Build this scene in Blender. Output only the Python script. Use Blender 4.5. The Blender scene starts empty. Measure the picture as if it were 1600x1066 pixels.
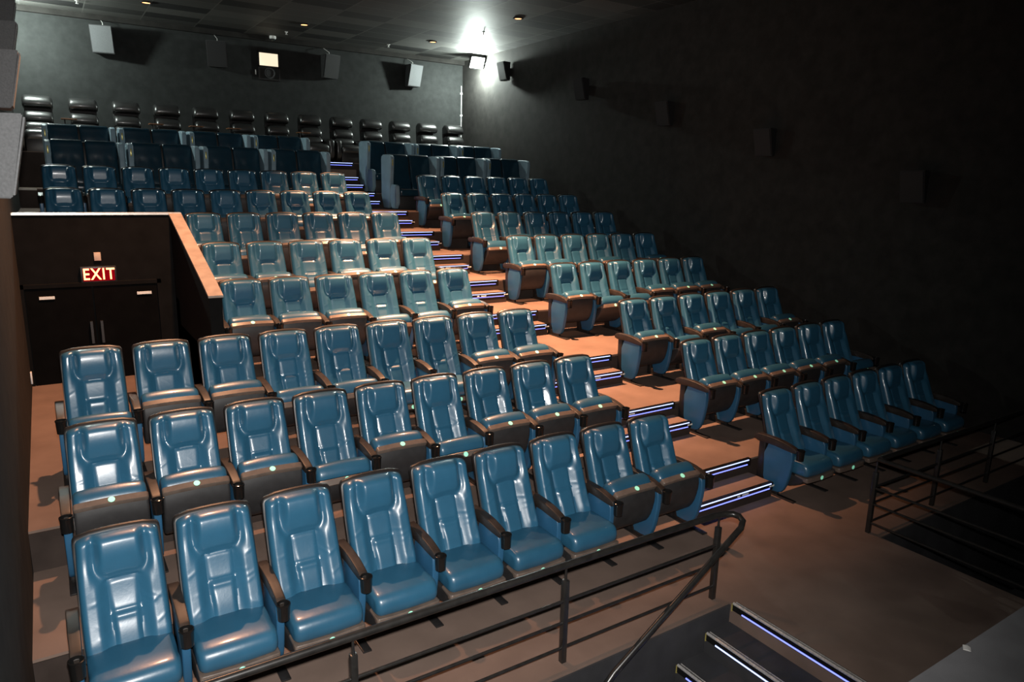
import bpy, bmesh, math, random
from mathutils import Matrix, Vector
random.seed(7)
scene = bpy.context.scene
COL = scene.collection

# ------------------------------------------------------------------ camera
def make_camera():
    yaw, pitch, roll, f = math.radians(33.198), math.radians(-12.429), math.radians(1.315), 1112.2
    fw = Vector((math.sin(yaw)*math.cos(pitch), math.cos(yaw)*math.cos(pitch), math.sin(pitch)))
    r = Vector((math.cos(yaw), -math.sin(yaw), 0)); u = r.cross(fw)
    r2 = math.cos(roll)*r + math.sin(roll)*u; u2 = -math.sin(roll)*r + math.cos(roll)*u
    cd = bpy.data.cameras.new('camera'); cam = bpy.data.objects.new('camera', cd); COL.objects.link(cam)
    m = Matrix.Identity(4)
    for i in range(3):
        m[i][0] = r2[i]; m[i][1] = u2[i]; m[i][2] = -fw[i]
    m.translation = Vector((0, 0, 3.42))
    cam.matrix_world = m
    cd.sensor_width = 36; cd.lens = f/1600*36; cd.clip_start = .05; cd.clip_end = 100
    scene.camera = cam
    return fw
FW = make_camera()
scene.view_settings.view_transform = 'Standard'; scene.view_settings.look = 'None'
scene.view_settings.exposure = 0.0; scene.view_settings.gamma = 1
scene.view_settings.use_curve_mapping = False

# ------------------------------------------------------------------ light
w = bpy.data.worlds.new('world'); scene.world = w; w.use_nodes = True
w.node_tree.nodes['Background'].inputs[0].default_value = (.5, .55, .6, 1)
w.node_tree.nodes['Background'].inputs[1].default_value = .018

def lamp(name, kind, loc, power, color, radius=.1, aim=None, cone=90, blend=.6):
    d = bpy.data.lights.new(name, kind); d.energy = power; d.color = color; d.shadow_soft_size = radius
    o = bpy.data.objects.new(name, d); COL.objects.link(o); o.location = loc
    if kind == 'SPOT':
        d.spot_size = math.radians(cone); d.spot_blend = blend
    if aim is not None:
        o.rotation_euler = (Vector(aim)-Vector(loc)).to_track_quat('-Z', 'Y').to_euler()
    return o
# the flash on the photographer's camera
lamp('flash', 'SPOT', (0.02, .0, 3.60), 1850, (1, .96, .92), .04, aim=(2.4, 8.0, 1.2), cone=118, blend=1)
# warm recessed downlights above the middle of the hall (ceiling above the frame)
WARM = (1, .48, .255)
lamp('downlight_beam', 'SPOT', (5.7, 9.0, 7.0), 9000, WARM, .07, aim=(5.9, 9.1, 0), cone=84, blend=1)
lamp('downlight_beam', 'SPOT', (1.6, 9.3, 7.0), 2500, WARM, .07, aim=(1.2, 8.8, 0), cone=95, blend=.9)
lamp('downlight_beam', 'SPOT', (5.6, 13.4, 7.0), 3600, WARM, .07, aim=(5.4, 12.6, 0), cone=72, blend=1)
# the two floodlights high in the rear corners
COOL = (.88, 1, .93)
lamp('floodlight_beam', 'POINT', (10.95, 18.95, 6.66), 820, COOL, .09)
lamp('floodlight_beam', 'POINT', (-.20, 19.2, 6.66), 560, COOL, .09)

# ------------------------------------------------------------------ materials
def new_mat(name):
    m = bpy.data.materials.new(name); m.use_nodes = True
    nt = m.node_tree; return m, nt, nt.nodes['Principled BSDF']
def mat(name, col, rough=.6, metal=0, spec=.5, coat=0, noise=None, bump=None, var=0.0, emit=None, es=0):
    m, nt, b = new_mat(name); N = nt.nodes; Lk = nt.links
    b.inputs['Base Color'].default_value = (*col, 1); b.inputs['Roughness'].default_value = rough
    b.inputs['Metallic'].default_value = metal; b.inputs['Specular IOR Level'].default_value = spec
    b.inputs['Coat Weight'].default_value = coat; b.inputs['Coat Roughness'].default_value = .12
    tc = N.new('ShaderNodeTexCoord')
    if noise:
        sc, amt = noise
        n = N.new('ShaderNodeTexNoise'); n.inputs['Scale'].default_value = sc; n.inputs['Detail'].default_value = 5
        Lk.new(tc.outputs['Object'], n.inputs['Vector'])
        r = N.new('ShaderNodeValToRGB')
        r.color_ramp.elements[0].position = .3; r.color_ramp.elements[1].position = .7
        r.color_ramp.elements[0].color = (*[c*(1-amt) for c in col], 1)
        r.color_ramp.elements[1].color = (*[min(1, c*(1+amt)) for c in col], 1)
        Lk.new(n.outputs['Fac'], r.inputs['Fac']); last = r.outputs['Color']
        if var:
            oi = N.new('ShaderNodeObjectInfo'); hs = N.new('ShaderNodeHueSaturation')
            mr = N.new('ShaderNodeMapRange'); mr.inputs['To Min'].default_value = 1-var; mr.inputs['To Max'].default_value = 1+var
            Lk.new(oi.outputs['Random'], mr.inputs['Value']); Lk.new(mr.outputs['Result'], hs.inputs['Value'])
            Lk.new(last, hs.inputs['Color']); last = hs.outputs['Color']
        Lk.new(last, b.inputs['Base Color'])
    if bump:
        prev = None
        for sc, st, dist in bump:
            n2 = N.new('ShaderNodeTexNoise'); n2.inputs['Scale'].default_value = sc; n2.inputs['Detail'].default_value = 4
            Lk.new(tc.outputs['Object'], n2.inputs['Vector'])
            bp = N.new('ShaderNodeBump'); bp.inputs['Strength'].default_value = st; bp.inputs['Distance'].default_value = dist
            Lk.new(n2.outputs['Fac'], bp.inputs['Height'])
            if prev: Lk.new(prev, bp.inputs['Normal'])
            prev = bp.outputs['Normal']
        Lk.new(prev, b.inputs['Normal'])
    if emit:
        b.inputs['Emission Color'].default_value = (*emit, 1); b.inputs['Emission Strength'].default_value = es
    return m
BLUE = (.021, .098, .172)
M = {}
M['leather'] = mat('blue_leather', BLUE, .37, spec=.65, coat=.38, noise=(5, .10), var=.08, bump=[(7, .16, .012), (90, .07, .003)])
M['wing'] = mat('pale_blue_wing_fabric', (.19, .29, .35), .6, noise=(4, .12), bump=[(60, .1, .003)])
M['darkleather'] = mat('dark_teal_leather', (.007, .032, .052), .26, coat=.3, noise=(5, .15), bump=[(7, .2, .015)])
M['edge'] = mat('seat_pan_lip', (.13, .10, .082), .34, noise=(12, .2))
M['leather2'] = mat('blue_leather_panel', (.022, .095, .185), .42, spec=.5, noise=(4, .12), bump=[(60, .1, .003)])
M['plastic'] = mat('black_plastic', (.014, .013, .013), .42, noise=(20, .2), bump=[(220, .1, .001)])
M['gloss'] = mat('black_gloss_plastic', (.008, .008, .008), .15, noise=(9, .2))
M['arm'] = mat('dark_brown_armrest', (.024, .019, .016), .46, spec=.4, noise=(14, .35), bump=[(120, .08, .001)])
M['pan'] = mat('grey_seat_pan', (.022, .022, .023), .55, noise=(8, .3), bump=[(90, .15, .002)])
M['blackleather'] = mat('black_leather', (.014, .014, .014), .36, spec=1.0, coat=.35, noise=(6, .3), bump=[(8, .25, .015), (60, .1, .003)])
M['carpet'] = mat('carpet', (.165, .118, .096), .95, spec=.15, noise=(2.2, .16), bump=[(380, .5, .004)])
M['darkcarpet'] = mat('dark_carpet', (.040, .040, .043), .95, spec=.15, noise=(3, .25), bump=[(300, .5, .004)])
M['wall'] = mat('black_wall_fabric', (.024, .026, .0255), .9, spec=.2, noise=(6, .18), bump=[(160, .35, .003)])
M['sidewall'] = mat('dark_wall_fabric', (.023, .022, .0205), .95, spec=.15, noise=(5, .22), bump=[(160, .35, .003)])
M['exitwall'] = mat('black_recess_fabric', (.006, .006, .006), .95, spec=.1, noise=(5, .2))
M['riser'] = mat('shaded_riser_carpet', (.040, .030, .026), .95, spec=.1, noise=(3, .25))  # darker copy of the tread carpet, shade on the risers put into it
M['pale_edge'] = mat('pale_edge_strip', (.42, .38, .32), .5, noise=(20, .1))
M['coping'] = mat('parapet_coping', (.30, .24, .20), .6, noise=(7, .2))
M['steel'] = mat('black_painted_steel', (.016, .015, .014), .30, spec=.6, noise=(18, .3))
M['alu'] = mat('aluminium_nosing', (.62, .60, .58), .34, metal=.5, noise=(60, .25))
M['led'] = mat('blue_led', (.1, .1, .2), .5, emit=(.16, .20, 1), es=2.6)
M['ledw'] = mat('pale_led', (.1, .1, .2), .5, emit=(.42, .52, 1), es=2.4)
M['marker'] = mat('white_marker', (.75, .78, .72), .5, noise=(40, .2))
M['disc'] = mat('mint_number_disc', (.45, 1, .75), .4, emit=(.3, 1, .65), es=.30)  # faint glow put into the disc, which is no lamp
M['label'] = mat('pale_label', (.75, .75, .70), .6, noise=(30, .1))
M['plate'] = mat('beige_plate', (.55, .42, .32), .6, noise=(30, .1))
M['signred'] = mat('sign_red', (.01, 0, 0), .9, spec=.05, emit=(.75, 0, .012), es=.35)
M['signletter'] = mat('sign_letters', (.9, .5, .3), .5, emit=(1, .20, .07), es=7)
M['speaker'] = mat('speaker_cabinet', (.020, .021, .022), .7, noise=(20, .2), bump=[(200, .2, .002)])
M['grille'] = mat('speaker_grille', (.10, .105, .11), .8, noise=(160, .25), bump=[(400, .5, .002)])
M['wood'] = mat('brown_tray', (.20, .085, .035), .4, noise=(12, .3))
M['white'] = mat('white_plastic', (.7, .7, .68), .5, noise=(20, .05))
M['downglow'] = mat('downlight_glow', (.5, .3, .15), .5, emit=(1, .45, .18), es=3)
M['flood'] = mat('floodlight_glass', (.9, 1, .95), .4, emit=(.9, 1, .95), es=60)
M['window'] = mat('projection_window_glow', (.8, .75, .6), .4, emit=(1, .86, .62), es=.95)
M['lens'] = mat('lens_glass', (.03, .035, .035), .08, coat=.8, noise=(10, .1))
M['brass'] = mat('brass_trim', (.45, .40, .14), .3, metal=.6, noise=(20, .2))
M['stage'] = mat('grey_stage_carpet', (.14, .14, .148), .9, noise=(5, .15), bump=[(300, .4, .003)])
M['litcab'] = mat('flash_lit_cabinet', (.13, .135, .14), .7, noise=(60, .15), bump=[(200, .2, .002)])  # same cabinets, with the near flash light put into a paler grey
M['shadegrille'] = mat('shaded_black_grille', (.012, .012, .013), .8, noise=(160, .2))  # blackened grille: shade on the unlit speakers put into the colour
M['tape'] = mat('yellow_tape', (.30, .25, .07), .6, noise=(20, .2))
M['paper'] = mat('paper_scrap', (.6, .6, .58), .8, noise=(20, .1))

# ceiling tiles in a grid, each tile its own tone
def ceiling_mat():
    m, nt, b = new_mat('black_ceiling_tiles'); N = nt.nodes; Lk = nt.links
    tc = N.new('ShaderNodeTexCoord'); br = N.new('ShaderNodeTexBrick')
    br.offset = 0; br.squash = 1
    br.inputs['Scale'].default_value = 1; br.inputs['Brick Width'].default_value = 1.2; br.inputs['Row Height'].default_value = .6
    br.inputs['Mortar Size'].default_value = .012; br.inputs['Mortar Smooth'].default_value = .1
    br.inputs['Color1'].default_value = (.004, .004, .004, 1); br.inputs['Color2'].default_value = (.085, .085, .078, 1)
    br.inputs['Mortar'].default_value = (.11, .11, .10, 1)
    Lk.new(tc.outputs['Object'], br.inputs['Vector']); Lk.new(br.outputs['Color'], b.inputs['Base Color'])
    n = N.new('ShaderNodeTexNoise'); n.inputs['Scale'].default_value = .9; Lk.new(tc.outputs['Object'], n.inputs['Vector'])
    bp = N.new('ShaderNodeBump'); bp.inputs['Strength'].default_value = .3; bp.inputs['Distance'].default_value = .04
    Lk.new(n.outputs['Fac'], bp.inputs['Height']); Lk.new(bp.outputs['Normal'], b.inputs['Normal'])
    b.inputs['Roughness'].default_value = .62
    return m
M['ceiling'] = ceiling_mat()

# ------------------------------------------------------------------ helpers
def box(bm, x0, x1, y0, y1, z0, z1, bev=0):
    vs = [bm.verts.new((x, y, z)) for x in (x0, x1) for y in (y0, y1) for z in (z0, z1)]
    fs = [(0, 1, 3, 2), (4, 6, 7, 5), (0, 4, 5, 1), (2, 3, 7, 6), (0, 2, 6, 4), (1, 5, 7, 3)]
    faces = [bm.faces.new([vs[i] for i in f]) for f in fs]
    if bev:
        es = list({e for f in faces for e in f.edges})
        bmesh.ops.bevel(bm, geom=es, offset=bev, segments=2, affect='EDGES', profile=.5)
def prism(bm, poly, x0, x1):              # poly in (y, z), extruded along x
    a = [bm.verts.new((x0, y, z)) for y, z in poly]; b = [bm.verts.new((x1, y, z)) for y, z in poly]
    n = len(poly)
    bm.faces.new(a); bm.faces.new(b[::-1])
    for i in range(n): bm.faces.new((a[i], b[i], b[(i+1) % n], a[(i+1) % n]))
def tube(bm, pts, r, seg=10, cap=True):
    pts = [Vector(p) for p in pts]; rings = []
    for i, p in enumerate(pts):
        if i == 0: d = pts[1]-p
        elif i == len(pts)-1: d = p-pts[i-1]
        else: d = (pts[i+1]-p).normalized()+(p-pts[i-1]).normalized()
        d.normalize(); a = d.orthogonal().normalized() if abs(d.z) > .95 else d.cross(Vector((0, 0, 1))).normalized()
        b = d.cross(a).normalized()
        rr = r[i] if isinstance(r, (list, tuple)) else r
        rings.append([bm.verts.new(p+rr*(math.cos(2*math.pi*k/seg)*a+math.sin(2*math.pi*k/seg)*b)) for k in range(seg)])
    for A, B in zip(rings, rings[1:]):
        for k in range(seg): bm.faces.new((A[k], A[(k+1) % seg], B[(k+1) % seg], B[k]))
    if cap: bm.faces.new(rings[0][::-1]); bm.faces.new(rings[-1])
def lathe(bm, prof, c, seg=20, cap=True):  # prof [(r, z)]
    rings = [[bm.verts.new((c[0]+r*math.cos(2*math.pi*k/seg), c[1]+r*math.sin(2*math.pi*k/seg), c[2]+z)) for k in range(seg)] for r, z in prof]
    for A, B in zip(rings, rings[1:]):
        for k in range(seg): bm.faces.new((A[k], A[(k+1) % seg], B[(k+1) % seg], B[k]))
    if cap:
        bm.faces.new(rings[0][::-1]); bm.faces.new(rings[-1])
def chaikin(p, n=2):
    for _ in range(n):
        q = []
        for i in range(len(p)):
            a, b = p[i], p[(i+1) % len(p)]
            q += [(a[0]*.75+b[0]*.25, a[1]*.75+b[1]*.25), (a[0]*.25+b[0]*.75, a[1]*.25+b[1]*.75)]
        p = q
    return p
def sweep(bm, prof, hw, er, cx=0, nx=6, ne=4, warp=None, smooth=2):
    """a side profile in (y, z) swept across x with rounded ends"""
    prof = chaikin(prof, smooth) if smooth else prof
    cy = sum(p[0] for p in prof)/len(prof); cz = sum(p[1] for p in prof)/len(prof)
    xs = []
    for k in range(ne+1):
        t = k/ne; xs.append((-hw+er*(1-math.cos(t*math.pi/2)), er*(1-math.sin(t*math.pi/2))))
    inner = [(-hw+er+(2*hw-2*er)*k/nx, 0) for k in range(1, nx)]
    xs = xs+inner+[(-x, i) for x, i in xs[::-1]]
    rings = []
    for x, ins in xs:
        ring = []
        for y, z in prof:
            dy, dz = y-cy, z-cz; l = math.hypot(dy, dz) or 1
            f = max(0, l-ins)/l
            p = Vector((x, cy+dy*f, cz+dz*f))
            if warp: p = warp(p, hw)
            p.x += cx
            ring.append(bm.verts.new(p))
        rings.append(ring)
    n = len(prof)
    for A, B in zip(rings, rings[1:]):
        for k in range(n): bm.faces.new((A[k], A[(k+1) % n], B[(k+1) % n], B[k]))
    bm.faces.new(rings[0][::-1]); bm.faces.new(rings[-1])
def to_mesh(name, bm, m, smooth=True):
    bmesh.ops.recalc_face_normals(bm, faces=bm.faces)
    me = bpy.data.meshes.new(name); bm.to_mesh(me); bm.free(); me.materials.append(m)
    if smooth:
        me.polygons.foreach_set('use_smooth', [True]*len(me.polygons))
        try: me.set_sharp_from_angle(angle=math.radians(40))
        except Exception: pass
    return me
def link(name, me, parent=None, loc=None, rot=None):
    o = bpy.data.objects.new(name, me); COL.objects.link(o)
    if parent is not None: o.parent = parent
    if loc is not None: o.location = loc
    if rot is not None: o.rotation_euler = rot
    return o
def obj(name, bm, m, parent=None, smooth=True, loc=None, rot=None):
    return link(name, to_mesh(name, bm, m, smooth), parent, loc, rot)
LABELS = {}
def tag(o, label=None, cat=None, group=None, kind=None):
    if label:
        n = len(label.split())
        if n > 16 or n < 4: print('LABEL LENGTH', n, label)
        if label in LABELS: print('DUPLICATE LABEL', label)
        LABELS[label] = 1; o['label'] = label
    if cat: o['category'] = cat
    if group: o['group'] = group
    if kind: o['kind'] = kind
    return o
def thing(name, loc, label, cat, group=None, rz=0):
    o = bpy.data.objects.new(name, None); COL.objects.link(o); o.empty_display_size = .1
    o.location = loc; o.rotation_euler = (0, 0, rz)
    return tag(o, label, cat, group)
def structure(name, bm, m, smooth=False):
    o = obj(name, bm, m, None, smooth); o['kind'] = 'structure'; return o
def copy_tree(o, parent=None):
    c = o.copy(); COL.objects.link(c)
    if parent is not None: c.parent = parent
    for ch in KIDS.get(o, []):
        d = copy_tree(ch, c)
        KIDS.setdefault(c, []).append(d)
    return c
KIDS = {}
def kid(parent, child): KIDS.setdefault(parent, []).append(child); return child
ORD = ['first', 'second', 'third', 'fourth', 'fifth', 'sixth', 'seventh', 'eighth', 'ninth', 'tenth', 'eleventh', 'twelfth', 'thirteenth']

# ------------------------------------------------------------------ geometry of the hall
XL, XR, YB, ZC = -.345, 11.3, 20.4, 7.07
NOSE = [3.50, 5.04, 6.29, 7.57, 9.44, 10.69, 11.98, 13.20, 14.45, 16.24]    # front edge of tiers 1..10
FZ = [0, .345, .69, 1.05, 1.40, 1.75, 2.08, 2.44, 2.79, 3.14]
NOSE.append(17.65); FZ.append(3.85)
PIT = -1.4
VX, VY0, VY1 = 1.46, 6.29, 10.97            # the exit recess: left of VX
STX0, STX1 = 5.445, 6.66                     # stairs between the seat blocks

bm = bmesh.new()
for i in range(11):
    y0 = NOSE[i]; y1 = NOSE[i+1]+.0 if i < 10 else YB
    x0 = XL
    if i in (3, 4): x0 = VX
    zlow = PIT if i == 0 else FZ[i-1]-.4
    if i == 5:
        box(bm, VX, XR, y0, y1, zlow, FZ[i]); box(bm, XL, VX, VY1+.1, y1, FZ[2]-.3, FZ[i]); continue
    if i == 2:
        box(bm, XL, XR, y0, y1, zlow, FZ[i]); box(bm, XL, VX, y1, VY1+.1, zlow, FZ[i]); continue
    if i == 3: zlow = .3
    box(bm, x0, XR, y0, y1, zlow, FZ[i])
# gangway towards the camera and pit floors
box(bm, 4.56, 6.81, 1.2, 3.5, PIT, 0)
structure('floor', bm, M['carpet'])
bm = bmesh.new()
box(bm, XL, 4.56, -2, 3.5, PIT-.1, PIT); box(bm, 6.81, XR, -2, 3.5, PIT-.1, PIT)
o = structure('floor_pit', bm, M['darkcarpet'])
# dark carpet facing on the drop below the front walkway
bm = bmesh.new()
box(bm, XL, 4.55, 3.485, 3.499, PIT, -.012); box(bm, 6.82, XR, 3.485, 3.499, PIT, -.012)
structure('baseboard_front', bm, M['darkcarpet'])
# risers of the tiers, their shade put into the carpet colour
bm = bmesh.new()
for i in range(1, 11):
    x0 = VX if i in (3, 4, 5) else XL
    segs = [(x0, STX0), (STX1, XR)]
    for a, b in segs: box(bm, a, b, NOSE[i]-.012, NOSE[i]-.001, FZ[i-1]+.002, FZ[i]-.02)
structure('trim_1', bm, M['riser'])
bm = bmesh.new()
for i in (7, 8, 9): box(bm, XL, -.06, NOSE[i]-.02, NOSE[i]+.03, FZ[i]-.03, FZ[i]+.006)
structure('trim_6', bm, M['pale_edge'])
# walls, ceiling, stage
bm = bmesh.new(); box(bm, XL-.2, XR+.2, YB, YB+.2, PIT, ZC+.3); structure('wall_back', bm, M['wall'])
bm = bmesh.new(); box(bm, XR, XR+.2, -3, YB, PIT, ZC+.3); structure('wall_right', bm, M['sidewall'])
bm = bmesh.new(); box(bm, XL-.2, XL, -3, YB, PIT, ZC+.3); structure('wall_left', bm, M['sidewall'])
bm = bmesh.new(); box(bm, XL-.2, XR+.2, -3.2, -3, PIT, ZC+.3); structure('wall_front', bm, M['sidewall'])
bm = bmesh.new(); box(bm, XL-.2, XR+.2, -3.2, YB+.2, ZC, ZC+.2); structure('ceiling', bm, M['ceiling'])
bm = bmesh.new(); box(bm, XL, XR, -2.9, 1.21, PIT, 1.5); structure('floor_stage', bm, M['stage'])
# soffit strip where the ceiling meets the back wall
bm = bmesh.new(); box(bm, XL, XR, YB-.12, YB, ZC-.12, ZC); structure('trim_2', bm, M['sidewall'])
# corner conduit
bm = bmesh.new(); tube(bm, [(XR-.06, YB-.03, 4.4), (XR-.06, YB-.03, 6.35)], .011, 8)
for z in (4.75, 5.45, 6.1): box(bm, XR-.09, XR-.03, YB-.05, YB-.0, z, z+.05)
structure('trim_3', bm, M['white'])

# exit recess: back wall with its parapet, side wall with the sloping coping
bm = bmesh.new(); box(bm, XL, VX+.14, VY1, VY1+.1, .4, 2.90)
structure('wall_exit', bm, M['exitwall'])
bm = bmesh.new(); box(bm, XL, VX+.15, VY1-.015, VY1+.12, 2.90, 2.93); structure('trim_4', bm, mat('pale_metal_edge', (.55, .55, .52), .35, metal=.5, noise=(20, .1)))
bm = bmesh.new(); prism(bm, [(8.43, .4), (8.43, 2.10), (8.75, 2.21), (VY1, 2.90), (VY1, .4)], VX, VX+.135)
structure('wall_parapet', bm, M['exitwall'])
bm = bmesh.new(); prism(bm, [(8.42, 2.10), (8.42, 2.125), (8.74, 2.235), (VY1+.02, 2.93), (VY1+.02, 2.90), (8.75, 2.21)], VX-.01, VX+.15)
structure('trim_5', bm, M['coping'])
# exit doors
bm = bmesh.new(); box(bm, -.30, .44, VY1-.05, VY1, .69, 1.96); box(bm, .46, 1.22, VY1-.05, VY1, .69, 1.96)
d = structure('door_1', bm, mat('black_door', (.003, .003, .003), .9, spec=.05, noise=(6, .2)))
bm = bmesh.new(); box(bm, -.36, -.31, VY1-.06, VY1, .69, 2.02); box(bm, 1.23, 1.28, VY1-.06, VY1, .69, 2.02); box(bm, -.36, 1.28, VY1-.06, VY1, 1.97, 2.02)
obj('door_frame', bm, M['exitwall'], d, False)
bm = bmesh.new(); box(bm, .38, .41, VY1-.09, VY1-.05, 1.2, 1.5); box(bm, .50, .53, VY1-.09, VY1-.05, 1.2, 1.5)
obj('door_handle', bm, M['plastic'], d, False)
for x0, x1, lb in ((-.155, .015, 'white label plate high on the left exit door leaf'), (.97, 1.15, 'white label plate high on the right exit door leaf')):
    bm = bmesh.new(); box(bm, x0, x1, VY1-.062, VY1-.051, 1.825, 1.862); o = obj('door_label', bm, M['label'], None, False)
    tag(o, lb, 'label')
# exit sign
t = thing('exit_sign', (.54, VY1, 2.12), 'glowing red EXIT sign above the black doors in the left recess', 'sign')
bm = bmesh.new(); box(bm, -.21, .21, -.05, 0, -.11, .11, .008); obj('sign_housing', bm, M['plastic'], t)
bm = bmesh.new(); box(bm, -.185, .185, -.054, -.051, -.085, .085); obj('sign_face', bm, M['signred'], t, False)
cu = bpy.data.curves.new('letters', 'FONT'); cu.body = 'EXIT'; cu.size = .215; cu.extrude = .004; cu.offset = .002; cu.align_x = 'CENTER'; cu.align_y = 'CENTER'; cu.space_character = 1.12
to = bpy.data.objects.new('letters_tmp', cu); COL.objects.link(to)
dg = bpy.context.evaluated_depsgraph_get(); me = bpy.data.meshes.new_from_object(to.evaluated_get(dg))
bpy.data.objects.remove(to); me.materials.clear(); me.materials.append(M['signletter']); me.transform(Matrix.Diagonal((.78, 1, 1, 1)))
link('sign_letters', me, t, (0, -.060, 0), (math.radians(90), 0, 0))
lamp('sign_glow', 'POINT', (.54, VY1-.30, 2.0), .5, (1, .05, .03), .08)
bm = bmesh.new(); box(bm, .505, .585, VY1-.02, VY1, 2.30, 2.41, .004); tag(obj('wall_plate', bm, M['plate']), 'small beige wall plate just above the red exit sign', 'plate')

# ------------------------------------------------------------------ stairs between the seat blocks
halfn = [4.71, 5.99, 7.30, 9.15, 10.40, 11.70, 12.91, 14.16]
for i, yh in enumerate(halfn):
    bm = bmesh.new(); zt = (FZ[i]+FZ[i+1])/2
    box(bm, STX0, STX1, yh, NOSE[i+1]-.013, FZ[i]+.001, zt); structure('aisle_step', bm, M['carpet'])
# deeper climb to the last two tiers
for k, (ya, yb_, z0, z1) in enumerate([(15.93, 16.227, FZ[8], 2.965), (16.95, 17.28, FZ[9], 3.32), (17.28, 17.46, FZ[9], 3.50), (17.46, 17.637, FZ[9], 3.68)]):
    bm = bmesh.new(); box(bm, STX0, STX1, ya, yb_, z0+.001, z1); structure('aisle_step', bm, M['carpet'])
def step_light(y, z, lab, marks):
    t = thing('step_light', (STX0, y, z), lab, 'step light', 'lit nosings of the aisle stairs')
    L_ = STX1-STX0
    bm = bmesh.new(); box(bm, 0, L_+.01, -.016, -.0005, -.085, .003); box(bm, 0, L_+.01, -.016, .03, .0005, .004); obj('nosing', bm, M['gloss'], t, False)
    bm = bmesh.new(); box(bm, 0, L_, -.010, -.0005, -.170, -.087); obj('riser_shade', bm, M['riser'], t, False)  # facing added over the step front, with its shade in the colour
    bm = bmesh.new(); box(bm, .02, L_-.03, -.022, -.0165, -.014, -.004); obj('light_strip', bm, M['ledw'], t, False)
    bm = bmesh.new(); box(bm, .02, L_-.05, -.022, -.0165, -.068, -.058); obj('light_strip', bm, M['led'], t, False)
    bm = bmesh.new()
    for a, b in marks: box(bm, a, b, -.020, -.0165, -.048, -.030)
    obj('marker', bm, M['marker'], t, False)
for i in range(1, 11):
    if i <= 8: step_light(halfn[i-1], (FZ[i-1]+FZ[i])/2, 'blue lit nosing of the low step climbing from %s row level of the aisle stairs' % (ORD[i-1]), [(.62, .66), (.68, .76), (L for L in ()) or (.78, .80)] if False else [(.62, .66), (.70, .80), (1.16, 1.19), (1.2, 1.24)])
    if i <= 9: step_light(NOSE[i], FZ[i], 'blue lit nosing at aisle edge of the %s row landing counted from front' % ORD[i], [(.28, .36), (.42, .52)])
step_light(15.93, 2.965, 'blue lit low step between the two rows of twin seats in the aisle', [(.3, .4)])
step_light(16.95, 3.32, 'blue lit lowest step of the short flight up to the recliners', [(.3, .4)])
step_light(17.28, 3.50, 'blue lit middle step of the short flight up to the recliners', [(.3, .4)])
step_light(17.637, 3.85, 'blue lit top edge of the recliner floor above the aisle stairs', [(.3, .4)])

# stairs down into the left pit (treads run towards the camera)
bm = bmesh.new()
noses = [(4.56, 0), (4.26, -.175), (3.94, -.35), (3.64, -.525), (3.34, -.70), (3.04, -.875), (2.74, -1.05), (2.44, -1.225)]
for (x, z), (x2, z2) in zip(noses, noses[1:]): box(bm, x2, x-.001, 1.215, 3.484, PIT, z2)
structure('floor_stairs', bm, M['darkcarpet'])
for k, (x, z) in enumerate(noses[:5]):
    t = thing('stair_nosing', (x, 3.46, z), 'shiny metal nosing on the %s tread of the stairs down beside the gangway' % ('top', 'second', 'third', 'fourth', 'fifth')[k], 'stair nosing', 'nosings of the lower stairs')
    bm = bmesh.new(); prism(bm, [(0, -.05), (0, .012), (-2.1, .012), (-2.1, -.05)], -.013, -.001)
    box(bm, -.013, .045, -2.1, 0, .001, .009); obj('nosing', bm, M['gloss'], t, False)
    bm = bmesh.new(); tube(bm, [(-.004, 0, .011), (-.004, -2.1, .011)], .013, 12); box(bm, .025, .034, -2.1, 0, .009, .014); obj('metal_insert', bm, M['alu'], t, False)
    bm = bmesh.new(); box(bm, -.019, -.0135, -2.05, -.10, -.044, -.034); obj('light_strip', bm, M['led'] if k != 1 else M['ledw'], t, False)
    bm = bmesh.new(); box(bm, -.018, .004, .001, .008, -.06, .012); obj('edge_tape', bm, M['tape'], t, False)
# steps seen dimly in the right pit
bm = bmesh.new()
for k in range(4): box(bm, 7.9+.3*k, 8.2+.3*k, 1.3, 2.7, PIT, -.55-.2*k)
structure('floor_right_steps', bm, M['darkcarpet'])

# ------------------------------------------------------------------ railings
def post(bm, x, y):
    box(bm, x-.022, x+.022, y-.022, y+.022, 0.001, .665, .005)
    lathe(bm, [(.012, .66), (.009, .70), (.008, .775)], (x, y, 0), 8)
t = thing('railing', (0, 0, 0), 'black steel railing before the left front row, handrail turning down the stairs', 'railing')
RY = 3.62
for x in (-.25, 1.29, 2.875, 4.47):
    bm = bmesh.new(); post(bm, x, RY); obj('post', bm, M['steel'], t)
for z in (.50, .325, .12):
    bm = bmesh.new(); tube(bm, [(XL+.01, RY, z), (4.47, RY, z)], .012, 10); obj('lower_rail', bm, M['steel'], t)
bm = bmesh.new()
pts = [(XL+.01, RY-.01, .79), (3.9, RY-.01, .79), (4.38, RY-.015, .79), (4.48, RY-.03, .79), (4.55, RY-.07, .79), (4.57, RY-.12, .785), (4.555, RY-.17, .77), (4.50, RY-.20, .735)]
x, z = 4.50, .735
pts += [(3.20, RY-.21, -.085), (3.13, RY-.21, -.15), (3.10, RY-.21, -.25), (3.10, RY-.21, -1.0)]
tube(bm, pts, .026, 12); obj('handrail', bm, M['steel'], t)
t = thing('railing', (0, 0, 0), 'black steel railing along the walkway in front of the right seats', 'railing')
for x in (6.80, 8.05, 9.30, 10.55):
    bm = bmesh.new(); post(bm, x, RY); obj('post', bm, M['steel'], t)
for z in (.50, .325, .12):
    bm = bmesh.new(); tube(bm, [(6.80, RY, z), (XR-.01, RY, z)], .012, 10); obj('lower_rail', bm, M['steel'], t)
bm = bmesh.new(); tube(bm, [(6.86, RY+.005, .79), (XR-.01, RY+.005, .79)], .024, 12); obj('handrail', bm, M['steel'], t)
t = thing('railing', (0, 0, 0), 'black steel railing along the right edge of the carpeted gangway', 'railing')
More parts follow.
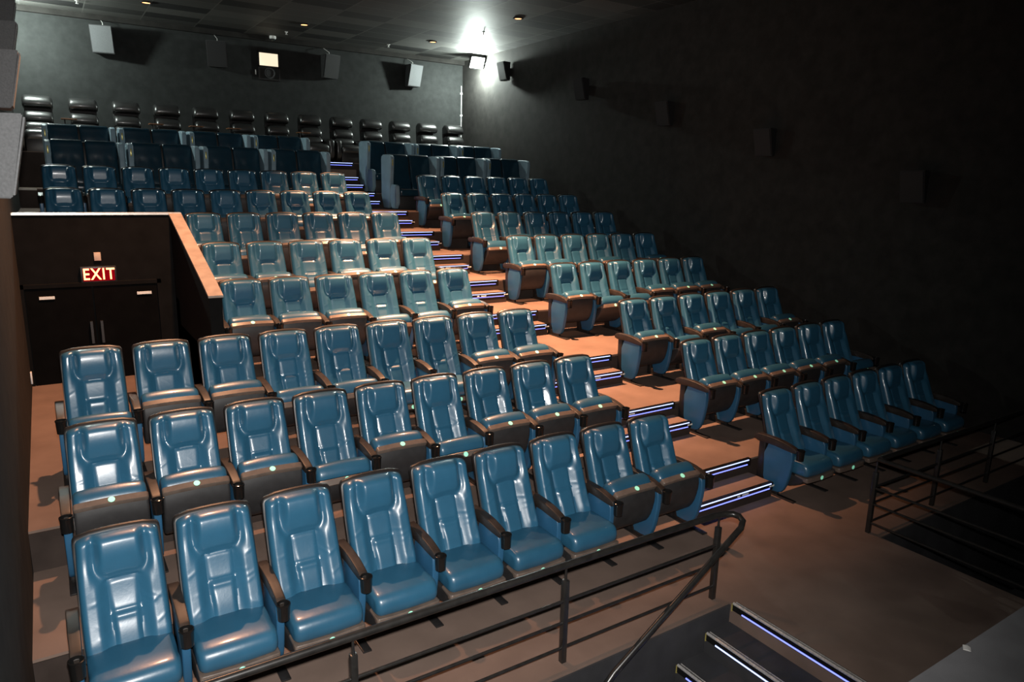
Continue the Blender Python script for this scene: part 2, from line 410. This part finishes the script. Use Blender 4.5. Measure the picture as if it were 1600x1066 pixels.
bm = bmesh.new(); post(bm, 6.785, 1.55); obj('post', bm, M['steel'], t)
for z in (.50, .325, .12):
    bm = bmesh.new(); tube(bm, [(6.785, RY-.03, z), (6.785, 1.25, z)], .012, 10); obj('lower_rail', bm, M['steel'], t)
bm = bmesh.new(); tube(bm, [(6.785, RY-.01, .805), (6.785, 1.25, .805)], .022, 12); obj('handrail', bm, M['steel'], t)

# ------------------------------------------------------------------ the blue cinema seat
def ss(a, b, x):
    t = max(0, min(1, (x-a)/(b-a))); return t*t*(3-2*t)
def g(x, s): return math.exp(-(x/s)**2)
def corner(p, hw):                        # arched top with rounded corners
    e = min(1, abs(p.x)/hw)
    if p.z > .9: p.z += (.012-.016*e**2-.022*e**8)*ss(.9, 1.1, p.z)
    return p
def backrest_mesh(var):
    rnd = random.Random(var*11+3)
    bm = bmesh.new(); nu, nv = 64, 84
    seam = (.40, .36, .44)[var]; hl = (.635, .62, .65)[var]
    wr = [(rnd.uniform(.45, .8)*rnd.choice((-1, 1)), rnd.uniform(.1, .75), rnd.uniform(-.8, .8), rnd.uniform(.03, .09)) for _ in range(9)]
    grid = []
    for j in range(nv+1):
        tt = j/nv
        t = tt+.0
        hw = .252-.010*t+.006*math.sin(t*3)
        row = []
        for i in range(nu+1):
            u = math.sin((i/nu*2-1)*math.pi/2*.94)/math.sin(math.pi/2*.94)
            au = abs(u)
            b = 0
            hp = .49+.11*ss(hl, hl+.13, t)                     # half width of the head pillow
            low = hl+.015*(1-(u/.5)**2) if var != 2 else hl
            head = ss(-.04, .20, hp-au)*ss(low-.01, low+.07, t)
            b += .058*head*math.exp(-((t-.90)/.21)**2)
            b -= .010*g(hp-au+.04, .085)*ss(hl-.03, hl+.07, t)*ss(1.02, .90, t)
            b -= .010*g(t-low+.014, .016)*ss(.54, .30, au)
            b += .040*ss(.36, .66, au)*ss(-.05, .18, t)*ss(.86, .52, t)   # side bolsters
            b += .016*ss(.60, .78, au)*ss(.52, .75, t)
            cp = .30+.12*t                                    # centre panel seams
            b -= .008*g(au-cp, .045)*ss(low+.02, low-.03, t)*ss(.03, .12, t)
            b += .020*g(t-.22, .16)*ss(cp+.05, cp-.12, au)
            b -= .010*g(t-seam, .016)*ss(cp+.03, cp-.08, au)
            b += .010*g(t-seam+.03, .03)*ss(cp, cp-.10, au)
            for wu, wt, ws, wl in wr:
                b += .0022*g((t-wt)-(u-wu)*ws*.3, .014)*g(u-wu, .10+wl)
            y = -.285+.285*t+.038*math.sin(t*math.pi)-b
            z = .375+.735*t
            k = max(0, (au-.84)/.16); y += .060*(1-math.sqrt(max(0, 1-k*k)))
            k = max(0, (t-.945)/.055); y += .052*(1-math.sqrt(max(0, 1-k*k)))
            p = corner(Vector((u*hw, y, z)), hw)
            row.append(bm.verts.new(p))
        grid.append(row)
    for j in range(nv):
        for i in range(nu):
            bm.faces.new((grid[j][i], grid[j][i+1], grid[j+1][i+1], grid[j+1][i]))
    ring = grid[0][:]+[r[-1] for r in grid[1:]]+grid[-1][::-1][1:]+[r[0] for r in grid[::-1][1:-1]]
    back = []
    for v in ring:
        t = (v.co.z-.375)/.735
        back.append(bm.verts.new((v.co.x*.985, -.275+.275*t+.085, v.co.z-.004)))
    n = len(ring)
    for k in range(n): bm.faces.new((ring[k], ring[(k+1) % n], back[(k+1) % n], back[k]))
    bm.faces.new(back[::-1])
    return to_mesh('backrest', bm, M['leather'])
BACKS = [backrest_mesh(v) for v in range(3)]
bm = bmesh.new()
sweep(bm, [(-.200, .34), (-.165, .34), (.0, .80), (.088, 1.10), (.100, 1.127), (.062, 1.127), (.045, 1.09), (-.03, .80)], .259, .02, warp=corner, smooth=1)
SHELL = to_mesh('back_shell', bm, M['plastic'])
bm = bmesh.new()
def crown(p, hw):
    e = abs(p.x)/hw
    if p.z > .1: p.z += .010*(1-e*e)
    if p.y < -.35: p.y -= .014*(1-e*e)
    return p
sweep(bm, [(.02, .005), (.02, .150), (-.16, .158), (-.31, .168), (-.405, .155), (-.440, .100), (-.438, .045), (-.412, .005)], .250, .045, warp=crown, nx=10, ne=5)
CUSH = to_mesh('cushion', bm, M['leather'])
bm = bmesh.new()
def crownp(p, hw):
    e = abs(p.x)/hw
    if p.y < -.35: p.y -= .014*(1-e*e)
    return p
sweep(bm, [(.03, .0), (-.26, .0), (-.405, .0), (-.416, -.030), (-.40, -.048), (-.34, -.105), (-.20, -.165), (-.08, -.180), (.0, -.15), (.03, -.03)], .252, .022, warp=crownp, nx=8, smooth=1)
PAN = to_mesh('cushion_pan', bm, M['pan'])
bm = bmesh.new()
sweep(bm, [(-.28, .003), (-.28, .010), (-.444, .012), (-.448, .008), (-.448, -.040), (-.440, -.044), (-.405, -.044), (-.405, .003)], .254, .020, warp=crownp, nx=8, smooth=0)
LIP = to_mesh('pan_lip', bm, M['edge'])
bm = bmesh.new()
lathe(bm, [(.024, 0), (.024, .004), (.001, .0045)], (0, 0, 0), 18)
DISC = to_mesh('number_disc', bm, M['disc'])
bm = bmesh.new()
def armw(p, hw):
    p.x *= 1-.12*ss(-.3, -.5, p.y); return p
sweep(bm, [(.03, .660), (-.15, .672), (-.32, .668), (-.47, .640), (-.53, .618), (-.53, .572), (-.42, .575), (-.20, .590), (.03, .575)], .036, .008, warp=armw, nx=3, smooth=1)
ARM = to_mesh('armrest', bm, M['arm'])
bm = bmesh.new()
lathe(bm, [(.030, .505), (.040, .510), (.045, .612), (.048, .620), (.047, .628), (.041, .630), (.039, .615), (.034, .53), (.001, .528)], (0, -.565, 0), 26, cap=True)
CUP = to_mesh('cup_holder', bm, M['gloss'])
bm = bmesh.new()
sweep(bm, [(-.11, .60), (-.36, .615), (-.48, .595), (-.495, .45), (-.455, .20), (-.40, .07), (-.33, .045), (-.14, .045)], .028, .014, nx=2, smooth=1)
SIDE = to_mesh('side_panel', bm, M['leather2'])
bm = bmesh.new()
box(bm, -.024, .024, -.125, -.04, .012, .60, .006); box(bm, -.034, .034, -.56, .0, .001, .014, .003); box(bm, -.020, .020, -.34, -.12, .012, .09, .004)
STAND = to_mesh('standard', bm, M['plastic'])

HINGE = Vector((0, -.205, .295))
FOLD = {'down': 0, 'half': 28, 'up': 56}
def build_seat(state, var, last, disc=True):
    """un-tagged prototype; copies are made with obj.copy()"""
    t = bpy.data.objects.new('cinema_seat', None); t.empty_display_size = .1; COL.objects.link(t)
    kid(t, link('backrest', BACKS[var], t)); kid(t, link('back_shell', SHELL, t))
    a = math.radians(FOLD[state]); rot = (-a, 0, 0)
    cu_ = kid(t, link('cushion', CUSH, t, HINGE, rot)); pn = kid(t, link('cushion_pan', PAN, t, HINGE, rot))
    kid(pn, link('pan_lip', LIP, pn))
    if disc: kid(pn, link('number_disc', DISC, pn, (.0, -.4605, -.015), (math.radians(90), 0, 0)))
    for sx in ((-.3, .3) if last else (-.3,)):
        ar = kid(t, link('armrest', ARM, t, (sx, 0, 0))); kid(ar, link('cup_holder', CUP, ar))
        kid(t, link('side_panel', SIDE, t, (sx, 0, 0))); kid(t, link('standard', STAND, t, (sx, 0, 0)))
    return t
PROTO = {}; USED = set()
def cinema_seat(state, var, last, disc, loc, label, group):
    key = (state, var, last, disc)
    if key not in PROTO: PROTO[key] = build_seat(*key)
    if key in USED: t = copy_tree(PROTO[key])
    else: t = PROTO[key]; USED.add(key)
    t.location = loc; t.rotation_euler = (0, 0, math.radians(random.uniform(-.3, .3)))
    tag(t, label, 'seat', group)
    for c in KIDS[t]:
        if c.name.startswith('backrest') or c.name.startswith('back_shell'): pass
        if c.name.startswith('armrest'):
            c.rotation_euler = (math.radians(random.uniform(-1.5, 1.5)), 0, 0)
    return t
YBK = [5.01, 6.31, 7.61, 9.23, 10.57, 11.92, 13.30, 14.63]
XLF = [.20, .22, .25, 1.99, 2.04, 2.07, .29, .29]
XRT = [7.04, 7.06, 7.11, 7.06, 7.06, 7.10, 7.17, 7.28]
XRT = [7.04, 7.06, 7.11, 7.02, 7.04, 7.10, 7.17, 7.25]
NL = [9, 9, 9, 6, 6, 6, 9, 9]
U, H, D = 'up', 'half', 'down'
STL = [[D]*7+[U, U], [U, U, U, H, U, H, U, U, U], [H, U, U, H, H, D, D, U, U], [U, U, U, H, H, U],
       [U, U, H, U, U, H], [U, H, U, U, H, U], [H, U, U, H, U, U, H, U, U], [U, U, H, U, U, U, U, H, U]]
STR = [[D]*6, [U, U, U, U, U, H], [U, H, U, H, H, U], [U, H, H, U, U, U], [U, U, H, U, H, U], [H, U, U, U, H, U], [U]*6, [H, U, U, U, U, U]]
NODISC = {(2, 'left', 1), (2, 'left', 2), (3, 'left', 1)}
STW = {'up': 'folded', 'half': 'half-folded', 'down': 'lowered'}
for r in range(8):
    rown = 'front' if r == 0 else ORD[r]
    for side, n, x0, st in (('left', NL[r], XLF[r], STL[r]), ('right', 6, XRT[r], STR[r])):
        for k in range(n):
            lab = '%s blue leather seat, %s from left in %s row %s of the aisle stairs' % (STW[st[k]], ORD[k], rown, side)
            cinema_seat(st[k], random.choice((0, 0, 1, 1, 2)), k == n-1, (r, side, k) not in NODISC, (x0+.6*k, YBK[r], FZ[r]+.001),
                        lab, 'blue cinema seats in the %s row, %s block' % (rown, side))

# ------------------------------------------------------------------ twin seats with wings
def twin_seat():
    t = bpy.data.objects.new('twin_seat', None); t.empty_display_size = .1; COL.objects.link(t)
    def bumpy(p, hw):
        e = p.x/hw
        if p.y < -.05 and p.z > .5: p.y -= .018*math.cos(e*math.pi/2)+.012*g(p.z-1.0, .10)-.010*g(e-.4, .2)*g(p.z-.92, .06)-.010*g(e+.4, .2)*g(p.z-.92, .06)
        return p
    for sx in (-.275, .275):
        bm = bmesh.new()
        n = [(-.33, .42), (-.27, .60), (-.22, .78), (-.17, .95), (-.14, 1.10), (-.12, 1.22), (-.05, 1.265), (.02, 1.24), (.01, 1.0), (-.05, .7), (-.14, .42)]
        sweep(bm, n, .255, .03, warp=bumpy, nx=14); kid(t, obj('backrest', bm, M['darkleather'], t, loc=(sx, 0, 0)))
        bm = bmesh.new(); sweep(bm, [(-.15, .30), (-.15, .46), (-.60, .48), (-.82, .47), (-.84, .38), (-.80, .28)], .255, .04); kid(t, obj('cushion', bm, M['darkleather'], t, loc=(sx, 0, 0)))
    bm = bmesh.new(); sweep(bm, [(-.20, .42), (-.16, .9), (-.09, 1.20), (-.03, 1.24), (.0, 1.1), (-.10, .42)], .018, .005, nx=2); kid(t, obj('console', bm, M['plastic'], t))
    bm = bmesh.new(); box(bm, -.53, .53, -.76, -.05, .001, .30, .01); kid(t, obj('base', bm, M['plastic'], t))
    for s in (-1, 1):
        bm = bmesh.new()
        sweep(bm, [(.04, .02), (.05, 1.10), (.02, 1.235), (-.30, 1.235), (-.50, 1.215), (-.53, 1.10), (-.47, .60), (-.44, .02)], .045, .02, nx=2, smooth=1)
        wg = kid(t, obj('wing_panel', bm, M['wing'], t, loc=(s*.585, 0, 0)))
        bm = bmesh.new(); box(bm, -.012, .012, -.545, -.522, .98, 1.12, .004); (kid(wg, obj('wing_trim', bm, M['brass'], wg)) if s < 0 else bm.free())
        bm = bmesh.new(); sweep(bm, [(-.46, .02), (-.46, .56), (-.76, .56), (-.82, .50), (-.82, .02)], .045, .02, nx=2, smooth=1); kid(t, obj('arm_panel', bm, M['wing'], t, loc=(s*.585, 0, 0)))
    return t
TW = twin_seat(); first = True
for ri, (y, f, rn) in enumerate(((16.10, FZ[8], 'nearer'), (17.50, FZ[9], 'rear'))):
    for k in range(7):
        x = .76+1.325*k if k < 4 else 7.36+1.32*(k-4)
        if k >= 4: x = 7.40+1.30*(k-4)
        side = 'left' if k < 4 else 'right'; kk = k if k < 4 else k-4
        o = TW if first else copy_tree(TW); first = False
        o.location = (x, y, f+.001)
        tag(o, 'blue winged twin seat, %s from left in %s twin-seat row, %s of the aisle' % (ORD[kk], rn, side), 'twin seat', 'winged twin seats in the %s row' % rn)

# ------------------------------------------------------------------ black recliners along the back wall
def recliner():
    t = bpy.data.objects.new('recliner', None); t.empty_display_size = .1; COL.objects.link(t)
    def puff(p, hw):
        e = abs(p.x)/hw
        p.y -= .03*(1-e*e)*(1 if p.y < -.02 else 0); p.z -= .025*e**6
        return p
    bm = bmesh.new(); sweep(bm, [(.02, .99), (-.16, 1.0), (-.27, 1.05), (-.25, 1.19), (-.10, 1.29), (.08, 1.26), (.11, 1.03)], .29, .06, warp=puff, nx=16, ne=5); kid(t, obj('headrest', bm, M['blackleather'], t))
    bm = bmesh.new(); sweep(bm, [(-.05, .66), (-.22, .67), (-.33, .74), (-.30, .87), (-.17, .955), (.04, .94), (.04, .76)], .28, .06, warp=puff, nx=16, ne=5); kid(t, obj('backrest', bm, M['blackleather'], t))
    bm = bmesh.new(); sweep(bm, [(-.12, .44), (-.32, .45), (-.40, .54), (-.36, .67), (-.20, .72), (.0, .68), (.0, .48)], .28, .06, warp=puff, nx=12, ne=5); kid(t, obj('lumbar_cushion', bm, M['blackleather'], t))
    bm = bmesh.new(); sweep(bm, [(-.20, .30), (-.20, .50), (-.60, .52), (-.88, .50), (-.90, .34), (-.86, .28)], .28, .05, warp=puff, nx=10); kid(t, obj('seat_cushion', bm, M['blackleather'], t))
    bm = bmesh.new(); box(bm, -.28, .28, -.84, .06, .001, .30, .01); kid(t, obj('base', bm, M['plastic'], t))
    bm = bmesh.new(); sweep(bm, [(.04, .30), (.12, 1.20), (.06, 1.20), (-.06, .30)], .27, .03); kid(t, obj('back_panel', bm, M['plastic'], t))
    for s in (-1, 1):
        bm = bmesh.new(); sweep(bm, [(-.05, .02), (-.05, .60), (-.20, .64), (-.80, .64), (-.88, .56), (-.86, .02)], .065, .035, cx=s*.355, nx=3); kid(t, obj('arm', bm, M['blackleather'], t))
    return t
RC = recliner()
for k in range(13):
    o = RC if k == 0 else copy_tree(RC)
    o.location = (.13+.879*k, 19.95, FZ[10]+.001)
    o.rotation_euler = (0, 0, math.radians(random.uniform(-1.5, 1.5)))
    lab = 'black leather recliner, %s from left along the back wall' % ORD[k]
    tray = k in (1, 3, 4, 5, 7, 12)
    if tray:
        lab += ', with side tray'
        bm = bmesh.new(); box(bm, -.47, -.17, -.74, -.42, .755, .775, .005)
        tr = obj('tray_table', bm, M['wood'] if k != 12 else M['plastic'], o)
        bm = bmesh.new(); tube(bm, [(-.40, -.58, .62), (-.40, -.58, .76)], .012, 8); obj('tray_stem', bm, M['steel'], tr)
    tag(o, lab, 'recliner', 'black recliners along the back wall')

# ------------------------------------------------------------------ speakers
def speaker(loc, rz, cab, gr, lab, grp, s=1.0, dp=1.0):
    t = thing('wall_speaker', loc, lab, 'speaker', grp, rz)       # local -y faces the hall, origin on the wall
    bm = bmesh.new(); w1, w0 = .24*s, .17*s
    top, bot, d1, d0 = .30*s, -.30*s, .36*s*dp, .20*s*dp
    v = [(-w0, -.06, bot), (w0, -.06, bot), (w1, -.06-d0, bot), (-w1, -.06-d0, bot), (-w0, -.06, top), (w0, -.06, top), (w1, -.06-d1, top), (-w1, -.06-d1, top)]
    vs = [bm.verts.new(p) for p in v]
    for f in ((0, 1, 2, 3), (4, 7, 6, 5), (0, 4, 5, 1), (1, 5, 6, 2), (2, 6, 7, 3), (3, 7, 4, 0)): bm.faces.new([vs[i] for i in f])
    bmesh.ops.bevel(bm, geom=list(bm.edges), offset=.008, segments=2, affect='EDGES')
    obj('cabinet', bm, M[cab], t)
    bm = bmesh.new(); e = .012; k = .02
    q = [(-w1+k, -.06-d0-e-.004, bot+k), (w1-k, -.06-d0-e-.004, bot+k), (w1-k, -.06-d1-e, top-k), (-w1+k, -.06-d1-e, top-k)]
    a = [bm.verts.new(p) for p in q]; b = [bm.verts.new((p[0], p[1]+.012, p[2])) for p in q]
    bm.faces.new(a); bm.faces.new(b[::-1])
    for i in range(4): bm.faces.new((a[i], b[i], b[(i+1) % 4], a[(i+1) % 4]))
    obj('grille', bm, M[gr], t)
    bm = bmesh.new(); box(bm, -.05, .05, -.07, -.001, -.10, .10, .004); obj('bracket', bm, M['steel'], t)
    if dp < 1: return t
    bm = bmesh.new(); tube(bm, [(.02, -.20, top), (.02, -.19, top+.08), (-.04, -.06, top+.17), (-.05, -.004, top+.20)], .007, 6); obj('cable', bm, M['white'], t)
    return t
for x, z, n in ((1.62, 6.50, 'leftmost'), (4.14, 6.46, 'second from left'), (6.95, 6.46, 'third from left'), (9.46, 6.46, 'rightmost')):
    speaker((x, YB-.001, z), math.radians(14 if x > 5 else -14), 'speaker', 'grille' if x < 2 or x > 9 else 'shadegrille', 'dark box speaker on the back wall, %s of the four above the recliners' % n, 'speakers on the back wall')  # the middle two get their shade from the darker grille colour
nm = ['nearest to', 'second nearest', 'third nearest', 'fourth nearest', 'farthest from']
ys = [5.95, 8.75, 11.35, 14.2, 17.7]; zs = [3.52, 4.26, 4.93, 5.68, 6.47]
for k in range(5):
    speaker((XR-.001, ys[k], zs[k]), math.radians(-90), 'shadegrille', 'shadegrille', 'dark box speaker on the right wall, %s the camera' % (nm[k] if k in (0, 4) else nm[k]+' to'), 'speakers on the right wall', .80, .9)
    speaker((XL+.001, ys[k]-.25, zs[k]), math.radians(90), 'litcab', 'litcab', 'flash-lit grey box speaker on the left wall, %s the camera' % (nm[k] if k in (0, 4) else nm[k]+' to'), 'speakers on the left wall', .86, .76)

# ------------------------------------------------------------------ projection window, projector
bm = bmesh.new(); box(bm, 5.17, 5.66, YB-.012, YB-.001, 6.34, 6.66); wn = structure('window_1', bm, M['window'])
bm = bmesh.new()
for a in ((5.13, 5.17, 6.02, 6.70), (5.66, 5.70, 6.02, 6.70), (5.13, 5.70, 6.66, 6.70), (5.13, 5.70, 6.30, 6.34), (5.13, 5.70, 5.98, 6.02)): box(bm, a[0], a[1], YB-.04, YB-.001, a[2], a[3])
obj('window_frame', bm, M['plastic'], wn, False)
bm = bmesh.new(); box(bm, 5.17, 5.66, YB-.01, YB-.001, 6.02, 6.30); obj('pane', bm, M['lens'], wn, False)
t = thing('projector', (5.42, YB-.012, 6.16), 'projector lens in the booth opening below the bright window', 'projector')
bm = bmesh.new(); lathe(bm, [(.125, 0), (.125, .05), (.10, .06), (.095, .045), (.001, .04)], (0, 0, 0), 28); obj('lens_barrel', bm, M['speaker'], t, rot=(math.radians(90), 0, 0))
bm = bmesh.new(); lathe(bm, [(.128, .048), (.134, .05), (.134, .056), (.124, .056)], (0, 0, 0), 28, cap=False); obj('lens_ring', bm, M['grille'], t, rot=(math.radians(90), 0, 0))
bm = bmesh.new(); box(bm, 5.05, 5.075, YB-.03, YB-.001, 6.10, 6.22, .003); tag(obj('wall_switch', bm, M['white']), 'small white switch on back wall left of the projector', 'switch')

# ------------------------------------------------------------------ ceiling fittings
for x, y, n in ((5.72, 18.2, 'nearest the projection window'), (9.39, 14.4, 'nearest the camera at right'), (9.12, 18.1, 'near the right floodlight'), (2.30, 18.2, 'at the left above the first recliners')):
    t = thing('downlight', (x, y, ZC), 'recessed orange downlight in the black ceiling, %s' % n, 'ceiling light', 'recessed downlights')
    bm = bmesh.new(); lathe(bm, [(.115, 0), (.12, -.02), (.085, -.022), (.08, 0)], (0, 0, 0), 24, cap=False); obj('trim_ring', bm, M['plastic'], t)
    bm = bmesh.new(); lathe(bm, [(.080, -.001), (.078, -.014), (.001, -.018)], (0, 0, 0), 24); obj('bulb_glass', bm, M['downglow'], t)
for x, y, n in ((8.37, 19.3, 'right of the third speaker'), (5.63, 19.4, 'by the camera dome'), (9.55, 16.2, 'near the right wall'), (1.05, 19.0, 'at the left corner')):
    t = thing('sprinkler', (x, y, ZC), 'small white ceiling sprinkler %s' % n, 'sprinkler', 'ceiling sprinklers')
    bm = bmesh.new(); lathe(bm, [(.04, 0), (.04, -.01), (.012, -.012), (.012, -.05)], (0, 0, 0), 14); obj('escutcheon', bm, M['white'], t)
    bm = bmesh.new(); lathe(bm, [(.012, -.05), (.03, -.06), (.03, -.066)], (0, 0, 0), 14); obj('deflector', bm, M['white'], t)
t = thing('dome_camera', (5.50, 20.2, ZC), 'white dome security camera on the ceiling above the projection window', 'security camera')
bm = bmesh.new(); lathe(bm, [(.085, 0), (.085, -.05), (.07, -.07)], (0, 0, 0), 20); obj('housing', bm, M['white'], t)
bm = bmesh.new(); lathe(bm, [(.06, -.070), (.055, -.095), (.035, -.12), (.001, -.128)], (0, 0, 0), 20); obj('dome', bm, M['lens'], t)
# floodlights high in the rear corners
for x, y, z, s, lab in ((XR, 19.05, 6.86, -1, 'blazing white floodlight high on the right wall at rear corner'), (XL, 19.2, 6.80, 1, 'white floodlight high on the left wall at rear corner')):
    HX, HW = (.30, 1.0) if s < 0 else (.14, .5)
    t = thing('floodlight', (x, y, z), lab, 'floodlight', 'rear corner floodlights')
    bm = bmesh.new(); box(bm, min(s*.002, s*.25), max(s*.002, s*.25), -.03, .03, -.02, .02); obj('bracket', bm, M['steel'], t)
    bm = bmesh.new(); box(bm, -.23*HW, .23*HW, -.05, .05, -.17*HW, .17*HW, .01); obj('housing', bm, M['steel'], t, loc=(s*HX, -.02, 0), rot=(math.radians(25), 0, 0))
    bm = bmesh.new(); box(bm, -.21*HW, .21*HW, -.004, .004, -.15*HW, .15*HW, .002); obj('glass', bm, M['flood'], t, loc=(s*HX, -.02-.05, -.024), rot=(math.radians(25), 0, 0))
# little things
bm = bmesh.new(); box(bm, XL+.001, XL+.02, 10.6, 10.68, .80, .95, .003); tag(obj('wall_socket', bm, M['white']), 'small pale socket low on the left wall near the recess', 'socket')
bm = bmesh.new(); prism(bm, [(0, 0), (.012, .006), (.03, .004), (.03, 0)], 0, .035)
tag(obj('paper_scrap', bm, M['paper'], loc=(3.16, 1.17, 1.501), rot=(0, 0, .5)), 'white paper scrap lying on the grey stage floor', 'paper scrap')
print('LABELS', len(LABELS))
